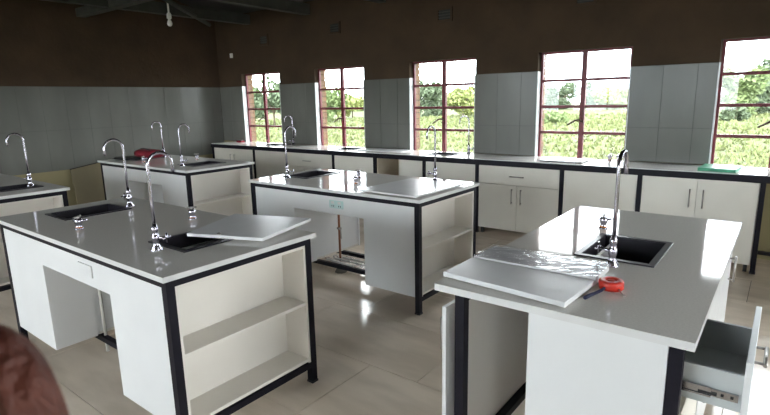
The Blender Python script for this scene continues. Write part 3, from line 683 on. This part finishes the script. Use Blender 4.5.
# ---------------------------------------------------------------- outside
gr = tag(bx('ground', FIELD, None, -140, 120, -60, 160, -0.6, -0.35), kind='structure')
tag(bx('apron_path', mat('pale_concrete', (0.16, 0.155, 0.14), 0.9, nscale=3), None, -9.5, 4.2, YB + TW, YB + TW + 1.0, -0.35, -0.12), kind='structure')
b = MB(); verts = []; faces = []
for q in range(15000):
    az = random.uniform(-1.35, 0.12); dist = 7.5 + 50 * random.random() ** 1.8
    x = dist * math.sin(az) ; yq = dist * math.cos(az)
    if yq < YB + TW + 1.1: continue
    h = random.uniform(0.05, 0.20) * (0.8 + dist / 60); wd = 0.02 + dist * 0.002
    for s in range(3):
        a = random.uniform(0, PI); dx, dy = math.cos(a) * wd, math.sin(a) * wd; lx, ly = random.uniform(-.12, .12), random.uniform(-.12, .12)
        bx_, by_ = x + random.uniform(-.1, .1), yq + random.uniform(-.1, .1); i = len(verts)
        verts += [(bx_ - dx, by_ - dy, -0.36), (bx_ + dx, by_ + dy, -0.36), (bx_ + lx, by_ + ly, -0.36 + h)]; faces.append((i, i + 1, i + 2))
me = bpy.data.meshes.new('grass'); me.from_pydata(verts, [], faces); me.materials.append(BLADE)
g = bpy.data.objects.new('grass', me); col.objects.link(g)
tag(g, 'tall yellow-green grass covering the field outside the windows', 'grass', kind='stuff')

def foliage(R, H, zc, n, leaf, seed, blobs=9):
    rnd = random.Random(seed); verts = []; faces = []
    bl = [(rnd.uniform(-.62, .62) * R, rnd.uniform(-.62, .62) * R, zc + rnd.uniform(-.5, .5) * H, rnd.uniform(.34, .6)) for _ in range(blobs)]
    for q in range(n):
        bxx, byy, bz, br = rnd.choice(bl)
        th_ = rnd.uniform(0, 2 * PI); ph = math.acos(rnd.uniform(-1, 1)); rr = rnd.uniform(.55, 1.05)
        c = Vector((bxx + R * br * rr * math.sin(ph) * math.cos(th_), byy + R * br * rr * math.sin(ph) * math.sin(th_), bz + H * .5 * br * 1.3 * rr * math.cos(ph)))
        a = Vector((rnd.uniform(-1, 1), rnd.uniform(-1, 1), rnd.uniform(-1, 1))).normalized(); bb = a.orthogonal().normalized(); s = leaf * rnd.uniform(.6, 1.3)
        i = len(verts); verts += [c - a * s, c + bb * s * .5, c + a * s, c - bb * s * .5]; faces.append((i, i + 1, i + 2, i + 3))
    return verts, faces
def tree(name, label, cat, u, dist, R, H, zc, m, seed, n=1800, leaf=None, trunk=True):
    az = -0.66 + math.atan((u - 385) / 518.07)
    t = thing(name, label, cat, (dist * math.sin(az), dist * math.cos(az), -0.36), group='trees and bushes in the field')
    vs, fs = foliage(R, H, zc, n, leaf or R * 0.075, seed)
    me = bpy.data.meshes.new('foliage'); me.from_pydata([tuple(v) for v in vs], [], fs); me.materials.append(m)
    o = bpy.data.objects.new('foliage', me); col.objects.link(o); o.parent = t
    b = MB(); rnd = random.Random(seed + 5)
    tr = max(0.04, R * 0.05)
    b.tube([(0, 0, 0), (rnd.uniform(-.1, .1), 0, zc * .5), (0, 0, zc)], [tr, tr * .8, tr * .5], 7)
    for q in range(4):
        a = rnd.uniform(0, 2 * PI); b.tube([(0, 0, zc * .5), (math.cos(a) * R * .3, math.sin(a) * R * .3, zc), (math.cos(a) * R * .5, math.sin(a) * R * .5, zc + H * .3)], [tr * .5, tr * .35, tr * .2], 5)
    b.build('trunk', BARK, t)
TREES = [   # kind, label, bearing column, distance, crown radius, total height, leaf colour, leaf count
    ('leafy_tree', 'green tree in the left half of the leftmost window', 256, 46, 1.5, 3.4, LEAF_M, 1100),
    ('leafy_tree', 'taller tree at the right side of the leftmost window', 278, 42, 1.7, 4.1, LEAF_D, 1100),
    ('leafy_tree', 'yellow green tree seen through the left half of the second window', 331, 50, 1.8, 3.4, LEAF_M, 1200),
    ('bush', 'low pale bush seen through the right half of the second window', 355, 60, 1.7, 2.6, LEAF_Y, 900),
    ('leafy_tree', 'grey green tree seen through the left half of the third window', 427, 60, 2.2, 3.8, LEAF_D, 1300),
    ('bush', 'bright yellow green bush in the right half of the third window', 464, 54, 1.8, 3.2, LEAF_Y, 1200),
    ('bush', 'grey green bush left in the fourth window', 558, 84, 3.6, 4.0, LEAF_D, 1200),
    ('bush', 'distant dark bush near the middle of the fourth window', 592, 110, 2.2, 4.4, LEAF_D, 700),
    ('bush', 'light green bush right in the fourth window', 614, 80, 3.0, 3.4, LEAF_Y, 1100),
    ('leafy_tree', 'round green tree at the left of the rightmost window', 734, 52, 1.7, 3.9, LEAF_M, 1500),
    ('leafy_tree', 'tall spreading tree at the right of the rightmost window', 768, 57, 2.7, 5.0, LEAF_D, 2000),
    ('bush', 'low dark shrub in front of the trees in the rightmost window', 733, 44, 0.8, 1.3, LEAF_D, 500),
    ('bush', 'small yellow green shrub alone in the grass of the fourth window', 553, 40, 0.9, 0.8, LEAF_M, 500)]
for i, (nm, lb, u, d_, r_, ht, m_, n_) in enumerate(TREES):
    tree(nm, lb, 'tree' if nm == 'leafy_tree' else 'bush', u, d_, r_, ht * .72, ht * .50, m_, i + 1, int(n_ * (1 + d_ / 60)), 0.14 + d_ * 0.0015)
for i, (u, d_, wn_) in enumerate([(266, 100, 'leftmost'), (341, 96, 'second'), (447, 105, 'third'), (625, 120, 'fourth'), (750, 92, 'rightmost')]):
    tree('distant_tree', 'hazy distant spreading tree on the horizon in the %s window' % wn_, 'tree', u, d_, 4.5, 2.0, 1.5, [LEAF_D, LEAF_M][i % 2], 30 + i, 1500, 0.35)
